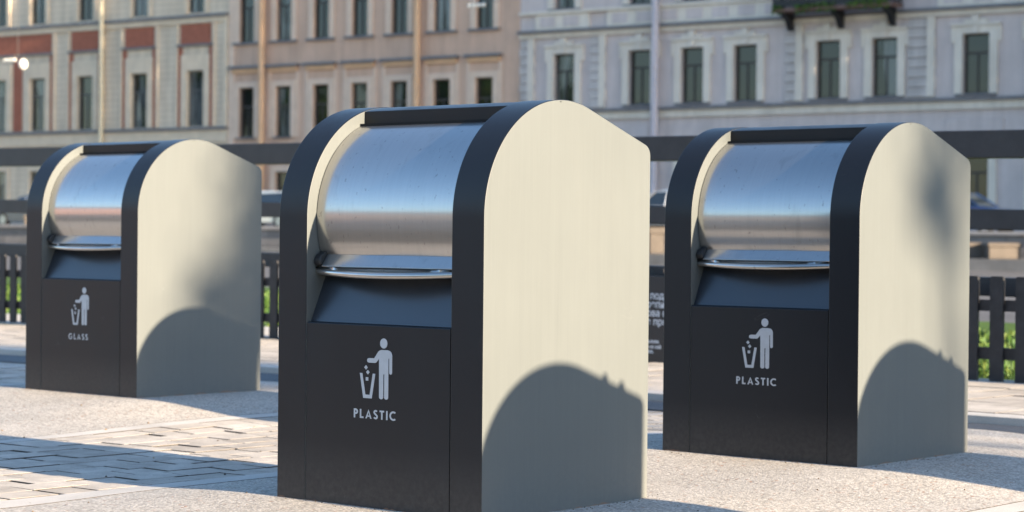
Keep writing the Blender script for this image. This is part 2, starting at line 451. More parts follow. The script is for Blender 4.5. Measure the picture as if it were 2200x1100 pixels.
# ------------------------------------------------------------------ ground
def smooth(a, b, x):
    t = max(0, min(1, (x - a) / (b - a))); return t * t * (3 - 2 * t)
def gh(u, v):
    z = 0.0; dm = 99
    for bu, bv, dz in BINS:
        dx = max(bu - BW - u, 0, u - bu); dy = max(bv - v, 0, v - bv - BD)
        d = math.hypot(dx, dy); dm = min(dm, d)
        z += dz * (1 - smooth(0.05, 1.6, d))
    z -= 0.026 * smooth(0.12, 0.85, dm)
    z += 0.004 * math.sin(u * 2.1 + v * 0.7) * smooth(0.3, 1.2, dm)
    return z
def patch(name, mat, u0, u1, v0, v1, dz=0.0, step=0.09, fn=gh, skirt=0.02):
    bm = bmesh.new()
    nu = max(1, round((u1 - u0) / step)); nv = max(1, round((v1 - v0) / step))
    g = [[bm.verts.new((u0 + (u1 - u0) * i / nu, v0 + (v1 - v0) * j / nv, fn(u0 + (u1 - u0) * i / nu, v0 + (v1 - v0) * j / nv) + dz)) for j in range(nv + 1)] for i in range(nu + 1)]
    for i in range(nu):
        for j in range(nv):
            bm.faces.new((g[i][j], g[i + 1][j], g[i + 1][j + 1], g[i][j + 1]))
    if skirt:
        for j in range(nv):
            for i in (0, nu):
                a, b = bm.verts.new(g[i][j].co), bm.verts.new(g[i][j + 1].co)
                bm.faces.new((a, b, bm.verts.new(b.co - Vector((0, 0, skirt))), bm.verts.new(a.co - Vector((0, 0, skirt))))).material_index = 1
    o = obj(name, bm, [mat, M_JOINTDIRT], smooth=True)
    o.matrix_world = MUV
    struct(o)
    return o

def concrete_mat():
    M = Mt('exposed_aggregate_concrete')
    o = M.mapping()
    v = M.node('ShaderNodeTexVoronoi'); v.inputs['Scale'].default_value = 95; M.L(o, v.inputs['Vector'])
    sp = M.node('ShaderNodeSeparateColor'); M.L(v.outputs['Color'], sp.inputs[0])
    grain = M.ramp(sp.outputs[0], [(0.0, (0.24, 0.23, 0.22)), (0.25, (0.49, 0.45, 0.40)), (0.7, (0.60, 0.55, 0.49)), (1.0, (0.80, 0.75, 0.69))])
    edge = M.ramp(v.outputs['Distance'], [(0.25, 1.0), (0.75, 0.62)])
    fine = M.ramp(M.noise(o, 420, 3), [(0.35, 0.80), (0.65, 1.14)])
    big = M.ramp(M.noise(o, 1.7, 5, 0.65), [(0.3, 0.84), (0.7, 1.10)])
    c = M.mix(grain, (0.58, 0.53, 0.47), 0.45)
    c = M.mix(c, edge, 1.0, 'MULTIPLY'); c = M.mix(c, fine, 1.0, 'MULTIPLY'); c = M.mix(c, big, 1.0, 'MULTIPLY')
    # dark pits and a few brown stones
    pit = M.math('GREATER_THAN', M.noise(o, 150, 2), 0.635)
    c = M.mix(c, (0.07, 0.062, 0.055), M.math('MULTIPLY', pit, 0.6))
    red = M.math('GREATER_THAN', sp.outputs[1], 0.985)
    c = M.mix(c, (0.32, 0.14, 0.07), M.math('MULTIPLY', red, 0.6))
    M.set(base=c, rough=0.85, spec=0.3)
    h = M.math('ADD', M.math('MULTIPLY', v.outputs['Distance'], -0.6), M.noise(o, 200, 4))
    M.bump(h, 0.5, 0.0035)
    return M.m
M_CONC = concrete_mat()
def border_mat():
    M = Mt('granite_border'); o = M.mapping()
    f = M.ramp(M.noise(o, 260, 3), [(0.3, (0.40, 0.385, 0.36)), (0.7, (0.60, 0.56, 0.515))])
    b = M.ramp(M.noise(o, 3, 4), [(0.3, 0.85), (0.7, 1.1)])
    M.set(base=M.mix(f, b, 1.0, 'MULTIPLY'), rough=0.8, spec=0.3); M.bump(M.noise(o, 240, 3), 0.35, 0.003)
    return M.m
M_BORD = border_mat()
M_JOINTDIRT = simple('joint_dirt', (0.055, 0.048, 0.04), 0.95, var=0.3, scale=30, bump=0.4, bs=200)
def paver_mat():
    M = Mt('concrete_paver'); o = M.mapping()
    info = M.node('ShaderNodeNewGeometry')
    tone = M.ramp(info.outputs['Random Per Island'], [(0.0, (0.42, 0.375, 0.325)), (0.5, (0.49, 0.44, 0.385)), (1.0, (0.545, 0.495, 0.435))])
    f = M.ramp(M.noise(o, 330, 3), [(0.3, 0.72), (0.7, 1.2)])
    b = M.ramp(M.noise(o, 2.2, 5), [(0.3, 0.85), (0.7, 1.12)])
    pit = M.math('GREATER_THAN', M.noise(o, 110, 2), 0.70)
    c = M.mix(M.mix(tone, f, 1.0, 'MULTIPLY'), b, 1.0, 'MULTIPLY')
    c = M.mix(c, (0.06, 0.055, 0.05), M.math('MULTIPLY', pit, 0.6))
    stn = M.ramp(M.noise(o, 9, 5, 0.7), [(0.35, 0.80), (0.6, 1.05)])
    c = M.mix(c, stn, 1.0, 'MULTIPLY')
    M.set(base=c, rough=0.85, spec=0.3); M.bump(M.noise(o, 200, 4), 0.5, 0.003)
    return M.m
M_PAV = paver_mat()

def pavers(name, u0, u1, v0, v1, seed, pw=0.15, ln=0.23, fn=gh, gap=0.007, label=None):
    """paving in courses along v: every block its own chamfered slab in one sheet"""
    rnd = random.Random(seed)
    bm = bmesh.new()
    u = u0
    while u < u1 - 0.05:
        w = min(pw * rnd.choice((0.95, 1.0, 1.0, 1.05)), u1 - u)
        if u1 - u - w < 0.08: w = u1 - u
        v = v0 - rnd.random() * ln
        while v < v1:
            l = ln * rnd.choice((0.65, 0.95, 1.0, 1.05))
            a, b = max(v, v0), min(v + l, v1)
            if b - a > 0.05:
                x0, x1, y0, y1 = u + gap / 2, u + w - gap / 2, a + gap / 2 + (rnd.random() ** 4) * 0.014, b - gap / 2 - (rnd.random() ** 4) * 0.014
                dz = rnd.uniform(-0.0022, 0.0022); tx, ty = rnd.uniform(-0.004, 0.004), rnd.uniform(-0.004, 0.004)
                ch = 0.0012
                def Z(x, y): return fn(x, y) + dz + tx * (x - u) + ty * (y - a)
                top = [bm.verts.new((x, y, Z(x, y))) for x, y in ((x0 + ch, y0 + ch), (x1 - ch, y0 + ch), (x1 - ch, y1 - ch), (x0 + ch, y1 - ch))]
                md = [bm.verts.new((x, y, Z(x, y) - 0.0009)) for x, y in ((x0, y0), (x1, y0), (x1, y1), (x0, y1))]
                lo = [bm.verts.new((q.co.x, q.co.y, q.co.z - 0.03)) for q in md]
                bm.faces.new(top)
                for k in range(4):
                    kk = (k + 1) % 4
                    bm.faces.new((md[k], md[kk], top[kk], top[k])); bm.faces.new((lo[k], lo[kk], md[kk], md[k])).material_index = 1
            v += l
        u += w
    o = obj(name, bm, [M_PAV, M_JOINTDIRT])
    o.matrix_world = MUV; struct(o)
    return o
VF, VB = -1.6, 4.56
patch('joint_bed', M_JOINTDIRT, -20, 12, -4.0, 7.3, dz=-0.012, step=0.25, skirt=0)
CONC = [(-14.1, -11.9), (-9.75, -7.55), (-5.75, -3.36), (-1.43, 0.87), (2.75, 5.1), (7.0, 9.3)]
for i, (a, b) in enumerate(CONC):
    for k, (v0, v1) in enumerate(((VF, VB),)):
        patch('concrete_slab', M_CONC, a + 0.004, b - 0.004, v0 + 0.003, v1 - 0.003, dz=0.0)
    patch('border_stone', M_BORD, a - 0.165, a - 0.006, VF, VB, dz=0.0005, step=0.12)
    patch('border_stone', M_BORD, b + 0.006, b + 0.115, VF, VB, dz=0.0005, step=0.12)
prev = -18.0
for i, (a, b) in enumerate(CONC + [(12.0, 12.0)]):
    pavers('block_paving', prev, a - 0.17, VF, VB, 11 + i)
    prev = b + 0.12
# dark strip in place of a shadow band, raised rear walkway up to the fence
M_SHADEBAND = simple('shade_band_dark', (0.05, 0.055, 0.065), 0.6, var=0.3, scale=20, bump=0.5, bs=120)
def low(u, v): return -0.028
def rear(u, v): return 0.012 - 0.012 * smooth(4.7, 7.0, v)
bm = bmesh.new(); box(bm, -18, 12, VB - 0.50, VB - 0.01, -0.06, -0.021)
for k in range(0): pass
o = obj('shade_band', bm, M_SHADEBAND); o.matrix_world = MUV; struct(o)
bm = bmesh.new(); box(bm, -18, 12, VB + 0.01, VB + 0.16, -0.05, 0.018)
o = obj('kerb', bm, M_BORD, bevel=0.006); o.matrix_world = MUV; struct(o)
pavers('rear_walkway', -18, 12, VB + 0.17, 7.35, 77, pw=0.3, ln=0.45, fn=rear)

def asphalt_mat():
    M = Mt('asphalt'); o = M.mapping()
    c = M.ramp(M.noise(o, 90, 4), [(0.3, (0.075, 0.073, 0.075)), (0.7, (0.13, 0.125, 0.125))])
    b = M.ramp(M.noise(o, 0.35, 6, 0.7), [(0.3, 0.75), (0.7, 1.25)])
    M.set(base=M.mix(c, b, 1.0, 'MULTIPLY'), rough=0.8, spec=0.4); M.bump(M.noise(o, 120, 3), 0.5, 0.01)
    return M.m
M_ASPH = asphalt_mat()
bm = bmesh.new(); bmesh.ops.create_grid(bm, x_segments=8, y_segments=8, size=900)
o = obj('ground', bm, M_ASPH); o.location = (0, 0, -0.07); struct(o)

# grit, seeds and dry leaf scraps on the paving, thicker along the feet of the containers
rnd = random.Random(31)
bm = bmesh.new()
for i in range(900):
    if i % 3:
        bu, bv, dz = rnd.choice(BINS[:3]); e = rnd.random() * 2 * (BW + BD); o_ = abs(rnd.gauss(0, 0.03)) + 0.004
        if e < BW: u, v = bu - e, bv - o_
        elif e < BW + BD: u, v = bu + o_, bv + e - BW
        elif e < 2 * BW + BD: u, v = bu - (e - BW - BD), bv + BD + o_
        else: u, v = bu - BW - o_, bv + e - 2 * BW - BD
        sz = rnd.uniform(0.0012, 0.0035)
    else:
        u, v = rnd.uniform(-7, 1.5), rnd.uniform(-1.2, 4.4); sz = rnd.uniform(0.002, 0.007) * (1.6 if rnd.random() < 0.1 else 1)
        if any(b_[0] - BW - 0.01 < u < b_[0] + 0.01 and b_[1] - 0.01 < v < b_[1] + BD + 0.01 for b_ in BINS): continue
    z = gh(u, v) + 0.001
    a = rnd.random() * 6.28; ps = [(math.cos(a + t) * sz * rnd.uniform(0.6, 1.4), math.sin(a + t) * sz * rnd.uniform(0.5, 1)) for t in (0, 1.5, 3.1, 4.6)]
    base = [bm.verts.new((u + p[0], v + p[1], z - 0.001)) for p in ps]; tp = bm.verts.new((u, v, z + sz * rnd.uniform(0.3, 0.9)))
    for k in range(4): bm.faces.new((base[k], base[(k + 1) % 4], tp))
def grit_mat():
    M = Mt('grit'); g = M.node('ShaderNodeNewGeometry')
    M.set(base=M.ramp(g.outputs['Random Per Island'], [(0.0, (0.03, 0.025, 0.02)), (0.6, (0.12, 0.085, 0.05)), (1.0, (0.30, 0.20, 0.10))]), rough=0.9); return M.m
o = obj('grit', bm, grit_mat()); o.matrix_world = MUV; o['kind'] = 'stuff'; o['label'] = 'dark grit and leaf scraps scattered on the paving'

# lawn behind the fence
def lawn_mat():
    M = Mt('lawn_soil'); o = M.mapping()
    c = M.ramp(M.noise(o, 5, 6, 0.7), [(0.3, (0.035, 0.075, 0.012)), (0.7, (0.09, 0.16, 0.025))])
    M.set(base=c, rough=0.9, spec=0.2); M.bump(M.noise(o, 60, 4), 0.8, 0.03)
    return M.m
def lawn_far(u): return 12.2 - 0.26 * u
bm = bmesh.new()
for q in box(bm, -60, 30, 7.42, 16.5, -0.06, -0.005):
    if q.co.y > 10: q.co.y = max(8.0, lawn_far(q.co.x))
o = obj('lawn_ground', bm, lawn_mat()); o.matrix_world = MUV; struct(o)
bm = bmesh.new(); box(bm, -40, -8.7, 7.46, 8.9, -0.05, 0.004)
o = obj('gravel_path', bm, M_BORD); o.matrix_world = MUV; struct(o)
def blade_mat():
    M = Mt('grass_blade'); g = M.node('ShaderNodeNewGeometry')
    c = M.ramp(g.outputs['Random Per Island'], [(0.0, (0.022, 0.062, 0.009)), (0.6, (0.055, 0.11, 0.015)), (1.0, (0.11, 0.145, 0.028))])
    M.set(base=c, rough=0.6, spec=0.3)
    M.b.inputs['Subsurface Weight'].default_value = 0.0
    return M.m
rnd = random.Random(5)
bm = bmesh.new()
for i in range(34000):
    u = rnd.uniform(-24, 3); v = 7.5 + (lawn_far(u) - 7.5) * rnd.random() ** 1.5
    if u < -8.6 and v < 8.95: continue
    h = rnd.uniform(0.02, 0.055); a = rnd.uniform(0, PI); w = rnd.uniform(0.006, 0.014) * (1 + (v - 7.4) * 0.25)
    dx, dy = math.cos(a) * w, math.sin(a) * w; lx, ly = rnd.uniform(-0.03, 0.03), rnd.uniform(-0.03, 0.03)
    bm.faces.new([bm.verts.new(p) for p in ((u - dx, v - dy, -0.01), (u + dx, v + dy, -0.01), (u + lx, v + ly, h))])
o = obj('grass', bm, blade_mat()); o.matrix_world = MUV; o['kind'] = 'stuff'; o['label'] = 'short green grass growing behind the dark picket fence'; 

# ------------------------------------------------------------------ picket fence
M_FENCE = simple('black_stained_wood', (0.020, 0.019, 0.021), 0.62, var=0.35, scale=14, spec=0.4, bump=0.25, bs=80)
FA = -0.039
def fv(u): return 7.07 + FA * u
def fence_frame(name, label, cat, u0, off=0.0):
    p = W2(u0, fv(u0) + off)
    return thing(name, label, cat, p, YAW + math.atan(FA))
fe = fence_frame('picket_fence', 'low black wooden picket fence with two rails running along the lawn behind the containers', 'fence', -14.6)
pitch = 0.178
for k in range(94):
    bm = bmesh.new(); x = k * pitch
    w = 0.092; hh = 0.648
    # picket with softly pointed, chamfered head
    pts = [(x, 0.0), (x + w, 0.0), (x + w, hh - 0.008), (x + w - 0.01, hh), (x + 0.01, hh), (x, hh - 0.008)]
    a = [bm.verts.new((q[0], -0.014, q[1])) for q in pts]; b_ = [bm.verts.new((q[0], 0.008, q[1])) for q in pts]
    bm.faces.new(a); bm.faces.new(b_[::-1])
    for i in range(6): bm.faces.new((a[(i + 1) % 6], a[i], b_[i], b_[(i + 1) % 6]))
    bmesh.ops.recalc_face_normals(bm, faces=bm.faces)
    obj('picket', bm, M_FENCE, fe)
for z0, z1 in ((0.432, 0.502), (0.134, 0.208)):
    bm = bmesh.new(); box(bm, -0.2, 94 * pitch + 0.1, 0.0085, 0.048, z0, z1); obj('rail', bm, M_FENCE, fe)
for k in range(7):
    bm = bmesh.new(); x = 0.6 + k * 2.67; box(bm, x, x + 0.07, 0.0485, 0.12, 0.0, 0.60); obj('fence_post', bm, M_FENCE, fe)

# tall timber rail behind it
M_BEAM = simple('dark_painted_beam', (0.022, 0.020, 0.022), 0.5, var=0.25, scale=8, spec=0.5, bump=0.15, bs=50)
br = fence_frame('beam_railing', 'tall dark railing of three broad beams on posts rising behind the picket fence', 'railing', -15.0, 0.30)
Lr = 19.0; slope = -0.0100
def beam(z0, z1, y0, y1, nm):
    bm = bmesh.new()
    vs = box(bm, 0, Lr, y0, y1, z0, z1)
    for q in vs:
        q.co.z += slope * (q.co.x - 12.9)
    obj(nm, bm, M_BEAM, br, bevel=0.006)
beam(1.385, 1.560, -0.075, 0.075, 'beam'); beam(0.935, 1.063, -0.05, 0.05, 'beam'); beam(0.515, 0.635, -0.05, 0.05, 'beam')
for k, x in enumerate((10.29 - 5.3, 10.29, 10.29 + 5.3)):
    bm = bmesh.new(); zz = slope * (x - 12.9)
    box(bm, x - 0.04, x + 0.04, -0.04, 0.04, -0.05, 1.384 + zz); obj('railing_post', bm, M_BEAM, br)

# ------------------------------------------------------------------ information board
def text_bm(txt, size, x, z, y, bold=0.0):
    cu = bpy.data.curves.new('t', 'FONT'); cu.body = txt; cu.size = size; cu.offset = bold; cu.resolution_u = 3
    o = bpy.data.objects.new('t', cu); col.objects.link(o)
    dg = bpy.context.evaluated_depsgraph_get(); me = o.evaluated_get(dg).to_mesh()
    out = [(v.co.x, v.co.y) for v in me.vertices]; fs = [tuple(p.vertices) for p in me.polygons]
    o.evaluated_get(dg).to_mesh_clear(); bpy.data.objects.remove(o); bpy.data.curves.remove(cu)
    return out, fs
sb = fence_frame('information_board', 'black board with rows of white Cyrillic text leaning on the picket fence', 'sign', -5.45, -0.10)
bm = bmesh.new(); box(bm, 0, 1.05, -0.012, 0.012, -0.01, 0.60)
M_BOARD = simple('black_board', (0.010, 0.010, 0.012), 0.45, var=0.1)
bd = obj('board_panel', bm, M_BOARD, sb, bevel=0.003)
M_WTXT = simple('white_board_text', (0.55, 0.58, 0.62), 0.5, var=0.03)
for i, (t, size, z, x) in enumerate((('под', 0.070, 0.44, 0.680), ('репи', 0.070, 0.38, 0.648), ('рова с', 0.070, 0.32, 0.610), ('е про', 0.070, 0.26, 0.650), ('льзова', 0.034, 0.135, 0.650), ('о на сай', 0.034, 0.098, 0.648), ('тке.', 0.034, 0.065, 0.655))):
    vs, fs = text_bm(t, size, 0, 0, 0, 0.001)
    bm = bmesh.new(); vv = [bm.verts.new((x + a, -0.0135, z + b)) for a, b in vs]
    for f in fs:
        try: bm.faces.new([vv[q] for q in f])
        except ValueError: pass
    obj('text_line', bm, M_WTXT, bd)
bm = bmesh.new(); box(bm, 0.14, 0.17, 0.0125, 0.05, 0, 0.58); box(bm, 0.86, 0.89, 0.0125, 0.05, 0, 0.58); obj('stand', bm, M_FENCE, sb)

# ------------------------------------------------------------------ far side: embankment, street, buildings
AZ = R(36)
E1 = Vector((math.cos(AZ), -math.sin(AZ), 0)); N1 = Vector((math.sin(AZ), math.cos(AZ), 0))
def FP(s, y, z=0.0):
    return Vector((0, 105.0, 0)) + E1 * s + N1 * y + Vector((0, 0, z))
MF = Matrix.Translation((0, 105, 0)) @ Matrix.Rotation(-AZ, 4, 'Z')
STZ = 1.08
bm = bmesh.new(); box(bm, -140, 90, -19.3, 60, -0.2, STZ)
o = obj('far_street', bm, M_ASPH); o.matrix_world = MF; struct(o)
bm = bmesh.new(); box(bm, -140, 90, -3.2, 0.5, STZ - 0.1, STZ + 0.13)
o = obj('far_pavement', bm, simple('pavement_grey', (0.27, 0.26, 0.25), 0.85, var=0.15, scale=2), bevel=0.02); o.matrix_world = MF; struct(o)
def granite_mat(name, c):
    M = Mt(name); o = M.mapping()
    bt = M.node('ShaderNodeTexBrick'); bt.inputs['Scale'].default_value = 1.0; bt.inputs['Brick Width'].default_value = 1.5; bt.inputs['Row Height'].default_value = 0.36; bt.inputs['Mortar Size'].default_value = 0.012
    bt.inputs['Color1'].default_value = (0.8, 0.8, 0.8, 1); bt.inputs['Color2'].default_value = (1.1, 1.08, 1.05, 1); bt.inputs['Mortar'].default_value = (0.35, 0.35, 0.35, 1)
    sx = M.node('ShaderNodeSeparateXYZ'); M.L(o, sx.inputs[0]); cb = M.node('ShaderNodeCombineXYZ'); M.L(sx.outputs[0], cb.inputs[0]); M.L(sx.outputs[2], cb.inputs[1]); M.L(cb.outputs[0], bt.inputs['Vector'])
    n = M.ramp(M.noise(o, 0.8, 6, 0.7), [(0.3, 0.7), (0.7, 1.2)])
    M.set(base=M.mix(M.mix(c, bt.outputs[0], 1.0, 'MULTIPLY'), n, 1.0, 'MULTIPLY'), rough=0.8); M.bump(M.noise(o, 12, 4), 0.4, 0.02)
    return M.m
qw = thing('quay_wall', 'grey granite embankment wall below the parked cars', 'wall', FP(-60, -19.3), -AZ)
bm = bmesh.new(); box(bm, -60, 140, -0.5, -0.003, -0.2, STZ - 0.06); obj('masonry', bm, granite_mat('quay_granite', (0.22, 0.205, 0.20)), qw)
bm = bmesh.new(); box(bm, -60, 140, -0.62, 0.25, STZ - 0.058, STZ + 0.07); obj('coping', bm, simple('coping_granite', (0.30, 0.28, 0.27), 0.8, var=0.15, scale=1.5), qw, bevel=0.03)

# --- facades
def wall_mat(name, c, rows=0.0, var=0.10, dirt=0.25):
    M = Mt(name); o = M.mapping()
    n = M.ramp(M.noise(o, 0.5, 6, 0.65), [(0.3, 1 - var), (0.7, 1 + var)])
    st = M.ramp(M.noise(M.mapping((2.2, 2.2, 0.22)), 1.0, 5, 0.7), [(0.35, 1 - dirt), (0.62, 1.0)])
    cc = M.mix(M.mix(c, n, 1.0, 'MULTIPLY'), st, 1.0, 'MULTIPLY')
    if rows:
        s = M.node('ShaderNodeSeparateXYZ'); M.L(o, s.inputs[0])
        fr = M.math('FRACT', M.math('DIVIDE', s.outputs[2], rows))
        ln = M.math('LESS_THAN', fr, 0.10)
        cc = M.mix(cc, (0.78, 0.76, 0.74), M.math('MULTIPLY', ln, 1.0), 'MULTIPLY')
    M.set(base=cc, rough=0.9, spec=0.2); M.bump(M.noise(o, 14, 5), 0.3, 0.01)
    return M.m
def pane_mat():
    M = Mt('window_glass')
    oi = M.node('ShaderNodeObjectInfo')
    o = M.mapping()
    ad = M.node('ShaderNodeVectorMath', operation='ADD'); M.L(o, ad.inputs[0])
    cb = M.node('ShaderNodeCombineXYZ'); M.L(M.math('MULTIPLY', oi.outputs['Random'], 37.0), cb.inputs[0]); M.L(M.math('MULTIPLY', oi.outputs['Random'], 11.0), cb.inputs[2]); M.L(cb.outputs[0], ad.inputs[1])
    mp = M.node('ShaderNodeMapping'); mp.inputs['Scale'].default_value = (2.4, 1, 0.25); M.L(ad.outputs[0], mp.inputs['Vector'])
    cur = M.ramp(M.noise(mp.outputs[0], 1.0, 3), [(0.46, 0.0), (0.54, 1.0)])
    fold = M.ramp(M.noise(M.mapping((16, 1, 0.3)), 1.0, 2), [(0.3, (0.10, 0.11, 0.11)), (0.7, (0.26, 0.28, 0.28))])
    on = M.math('GREATER_THAN', oi.outputs['Random'], 0.5)
    c = M.mix((0.012, 0.014, 0.014), fold, M.math('MULTIPLY', M.math('MULTIPLY', cur, on), 0.75))
    M.set(base=c, rough=0.04, spec=0.6, ior=1.5)
    M.bump(M.noise(o, 0.9, 2), 0.15, 0.02)
    return M.m
M_PANE = pane_mat()
M_FRAME = simple('dark_window_frame', (0.045, 0.036, 0.032), 0.6)
M_FRAMEG = simple('grey_window_frame', (0.09, 0.09, 0.09), 0.6)
M_TIN = simple('tin_flashing', (0.16, 0.155, 0.165), 0.55, var=0.2, scale=3)

def wall_open(bm, x0, x1, z0, z1, holes, depth=0.24, back=0.30):
    xs = sorted(set([x0, x1] + [h[0] for h in holes] + [h[1] for h in holes])); zs = sorted(set([z0, z1] + [h[2] for h in holes] + [h[3] for h in holes]))
    for i in range(len(xs) - 1):
        for j in range(len(zs) - 1):
            cxm, czm = (xs[i] + xs[i + 1]) / 2, (zs[j] + zs[j + 1]) / 2
            if any(h[0] < cxm < h[1] and h[2] < czm < h[3] for h in holes): continue
            f = bm.faces.new([bm.verts.new(p) for p in ((xs[i], 0, zs[j]), (xs[i + 1], 0, zs[j]), (xs[i + 1], 0, zs[j + 1]), (xs[i], 0, zs[j + 1]))])
    for a, b, c, d in holes:
        for q in (((a, 0, c), (a, 0, d), (a, depth, d), (a, depth, c)), ((b, 0, d), (b, 0, c), (b, depth, c), (b, depth, d)), ((a, 0, d), (b, 0, d), (b, depth, d), (a, depth, d)), ((b, 0, c), (a, 0, c), (a, depth, c), (b, depth, c))):
            bm.faces.new([bm.verts.new(p) for p in q])
    # body behind
    box(bm, x0 + 0.01, x1 - 0.01, back, 11.0, z0, z1 - 0.02)
    for xx in (x0, x1):
        bm.faces.new([bm.verts.new(p) for p in ((xx, 0, z0), (xx, 0, z1), (xx, back, z1), (xx, back, z0))])
def win(parent, a, b, c, d, sur=None, surmat=None, sill=None, frame=M_FRAME, transom=0.70, head=None, y=0.15):
    """window: frame > pane, surround, sill ; opening a..b, c..d"""
    bm = bmesh.new(); t = 0.07
    box(bm, a, a + t, y, y + 0.08, c, d); box(bm, b - t, b, y, y + 0.08, c, d)
    box(bm, a + t, b - t, y, y + 0.08, c, c + t); box(bm, a + t, b - t, y, y + 0.08, d - t, d)
    zt = c + (d - c) * transom; xm = (a + b) / 2
    box(bm, a + t, b - t, y, y + 0.08, zt - 0.045, zt + 0.045)
    box(bm, xm - 0.035, xm + 0.035, y + 0.002, y + 0.078, c + t, zt - 0.045)
    w = obj('window', bm, frame, parent)
    bm = bmesh.new(); box(bm, a + t - 0.01, b - t + 0.01, y + 0.04, y + 0.05, c + t - 0.01, d - t + 0.01); obj('pane', bm, M_PANE, w)
    if sur:
        sw, top, pr = sur
        bm = bmesh.new()
        box(bm, a - sw, a - 0.003, -pr, 0.02, c - 0.02, d + top); box(bm, b + 0.003, b + sw, -pr, 0.02, c - 0.02, d + top)
        box(bm, a - 0.003, b + 0.003, -pr, 0.02, d + 0.003, d + top)
        if head == 'key':
            box(bm, a - sw - 0.14, b + sw + 0.14, -pr - 0.08, -0.001, d + top + 0.003, d + top + 0.12)
            box(bm, xm - 0.16, xm + 0.16, -pr - 0.10, -0.002, d + top + 0.125, d + top + 0.42)
            for sx in (-1, 1):
                box(bm, xm + sx * 0.34 - 0.17, xm + sx * 0.34 + 0.17, -pr - 0.06, -0.002, d + top + 0.125, d + top + 0.27)
            box(bm, xm - 0.12, xm + 0.12, -pr - 0.07, -pr - 0.002, d + 0.01, d + top - 0.01)
            for sx in (a - sw - 0.08, b + sw + 0.08):
                box(bm, sx - 0.075, sx + 0.075, -pr + 0.01, 0.018, d - 0.35, d + top - 0.003)
        obj('surround', bm, surmat, w, bevel=0.012, seg=1)
    if sill:
        so, zs, th = sill
        bm = bmesh.new(); box(bm, a - so, b + so, -0.16, 0.02, c - th, c - 0.003); obj('sill', bm, M_TIN, w)
    return w
def bandx(parent, nm, mat, x0, x1, z0, z1, pr, bevel=0.0):
    bm = bmesh.new(); box(bm, x0, x1, -pr, 0.01, z0, z1); return obj(nm, bm, mat, parent, bevel=bevel, seg=1)
def pipe(parent, x, mat, z0, z1, r=0.13, pr=0.28):
    bm = bmesh.new(); cyl(bm, (x, -pr, z0), (x, -pr, z1), r, n=14)
    z = z0 + 1.0
    while z < z1:
        cyl(bm, (x, -pr, z), (x, -pr, z + 0.08), r + 0.025, n=14); box(bm, x - 0.03, x + 0.03, -pr, 0, z + 0.02, z + 0.06); z += 2.1
    return obj('drainpipe', bm, mat, parent, autos=40)
ROOF = simple('sheet_roof', (0.13, 0.14, 0.15), 0.5, metal=0.2, var=0.15)
def top_of(parent, x0, x1, z, mat):
    bm = bmesh.new(); box(bm, x0, x1, -0.55, 0.3, z + 0.002, z + 0.35); box(bm, x0, x1, -0.3, 0.0, z - 0.35, z); obj('cornice', bm, mat, parent)
    bm = bmesh.new(); prism_x(bm, [(-0.5, z + 0.355), (3.5, z + 2.0), (11, z + 2.0), (11, z + 0.3), (0, z + 0.3)], x0, x1); obj('roof', bm, ROOF, parent)
G0 = STZ

# 1. grey stone house with brick panels
gA = thing('stone_house', 'pale grey rusticated stone house with red brick panels above tall narrow windows', 'building', FP(0, 0), -AZ)
mA = wall_mat('grey_render', (0.73, 0.605, 0.465), rows=0.34)
mAs = simple('beige_stone', (0.68, 0.555, 0.415), 0.85, var=0.1, scale=1.5)
mAb = simple('red_brick', (0.34, 0.115, 0.07), 0.9, var=0.18, scale=5, bump=0.4, bs=40)
cA = [-40.5 - 4.3, -40.5, -36.9, -33.62, -29.70, -25.42, -21.15]
holes = []
wA = 1.26
lv = [(1.9, 4.3), (6.60, 9.60), (12.72, 15.6)]
for c_ in cA:
    for z0, z1 in lv: holes.append((c_ - wA / 2, c_ + wA / 2, z0, z1))
bm = bmesh.new(); wall_open(bm, -48.0, -18.74, G0 - 0.5, 17.5, holes); obj('wall', bm, mA, gA)
for c_ in cA:
    for li, (z0, z1) in enumerate(lv):
        win(gA, c_ - wA / 2, c_ + wA / 2, z0, z1, sur=((0.42, 0.85, 0.10) if li == 1 else (0.28, 0.3, 0.07)), surmat=mAs, sill=None, frame=M_FRAMEG, transom=0.66)
    # brick strips and panel
    for x0_, x1_ in ((c_ - 1.30, c_ - 1.0), (c_ + 1.0, c_ + 1.30)):
        if -35.95 < x0_ < -34.5: continue
        bandx(gA, 'brick_panel', mAb, x0_, x1_, 6.6, 10.9, 0.05)
    bandx(gA, 'brick_panel', mAb, c_ - 1.12, c_ + 1.12, 11.05, 12.12, 0.05)
    bandx(gA, 'ledge', M_TIN, c_ - 1.35, c_ + 1.35, 10.93, 11.04, 0.16)
    for x0_, x1_ in ((c_ - 1.46, c_ - 1.303), (c_ + 1.303, c_ + 1.46)):
        if -35.95 < x0_ < -34.5: continue
        bandx(gA, 'stone_strip', mAs, x0_, x1_, 6.6, 12.35, 0.10, 0.01)
bandx(gA, 'brick_panel', mAb, -35.66, -34.95, 6.6, 10.92, 0.056); bandx(gA, 'brick_panel', mAb, -35.77, -34.75, 11.05, 12.12, 0.05)
bandx(gA, 'string_course', mAs, -48, -18.76, 5.75, 6.40, 0.10); bandx(gA, 'ledge', M_TIN, -48, -18.76, 6.403, 6.55, 0.24)
bandx(gA, 'string_course', mAs, -48, -18.76, 12.16, 12.44, 0.12); bandx(gA, 'ledge', M_TIN, -48, -18.76, 12.443, 12.60, 0.24)
bandx(gA, 'corner_strip', mAs, -19.05, -18.765, 6.56, 12.15, 0.12)
bandx(gA, 'plinth', simple('plinth_stone', (0.33, 0.31, 0.29), 0.85), -48, -18.76, 0.9, 1.85, 0.08)
pipe(gA, -28.16, simple('cream_pipe', (0.74, 0.62, 0.43), 0.6), 1.3, 17.2)
top_of(gA, -48, -18.76, 17.5, mAs)

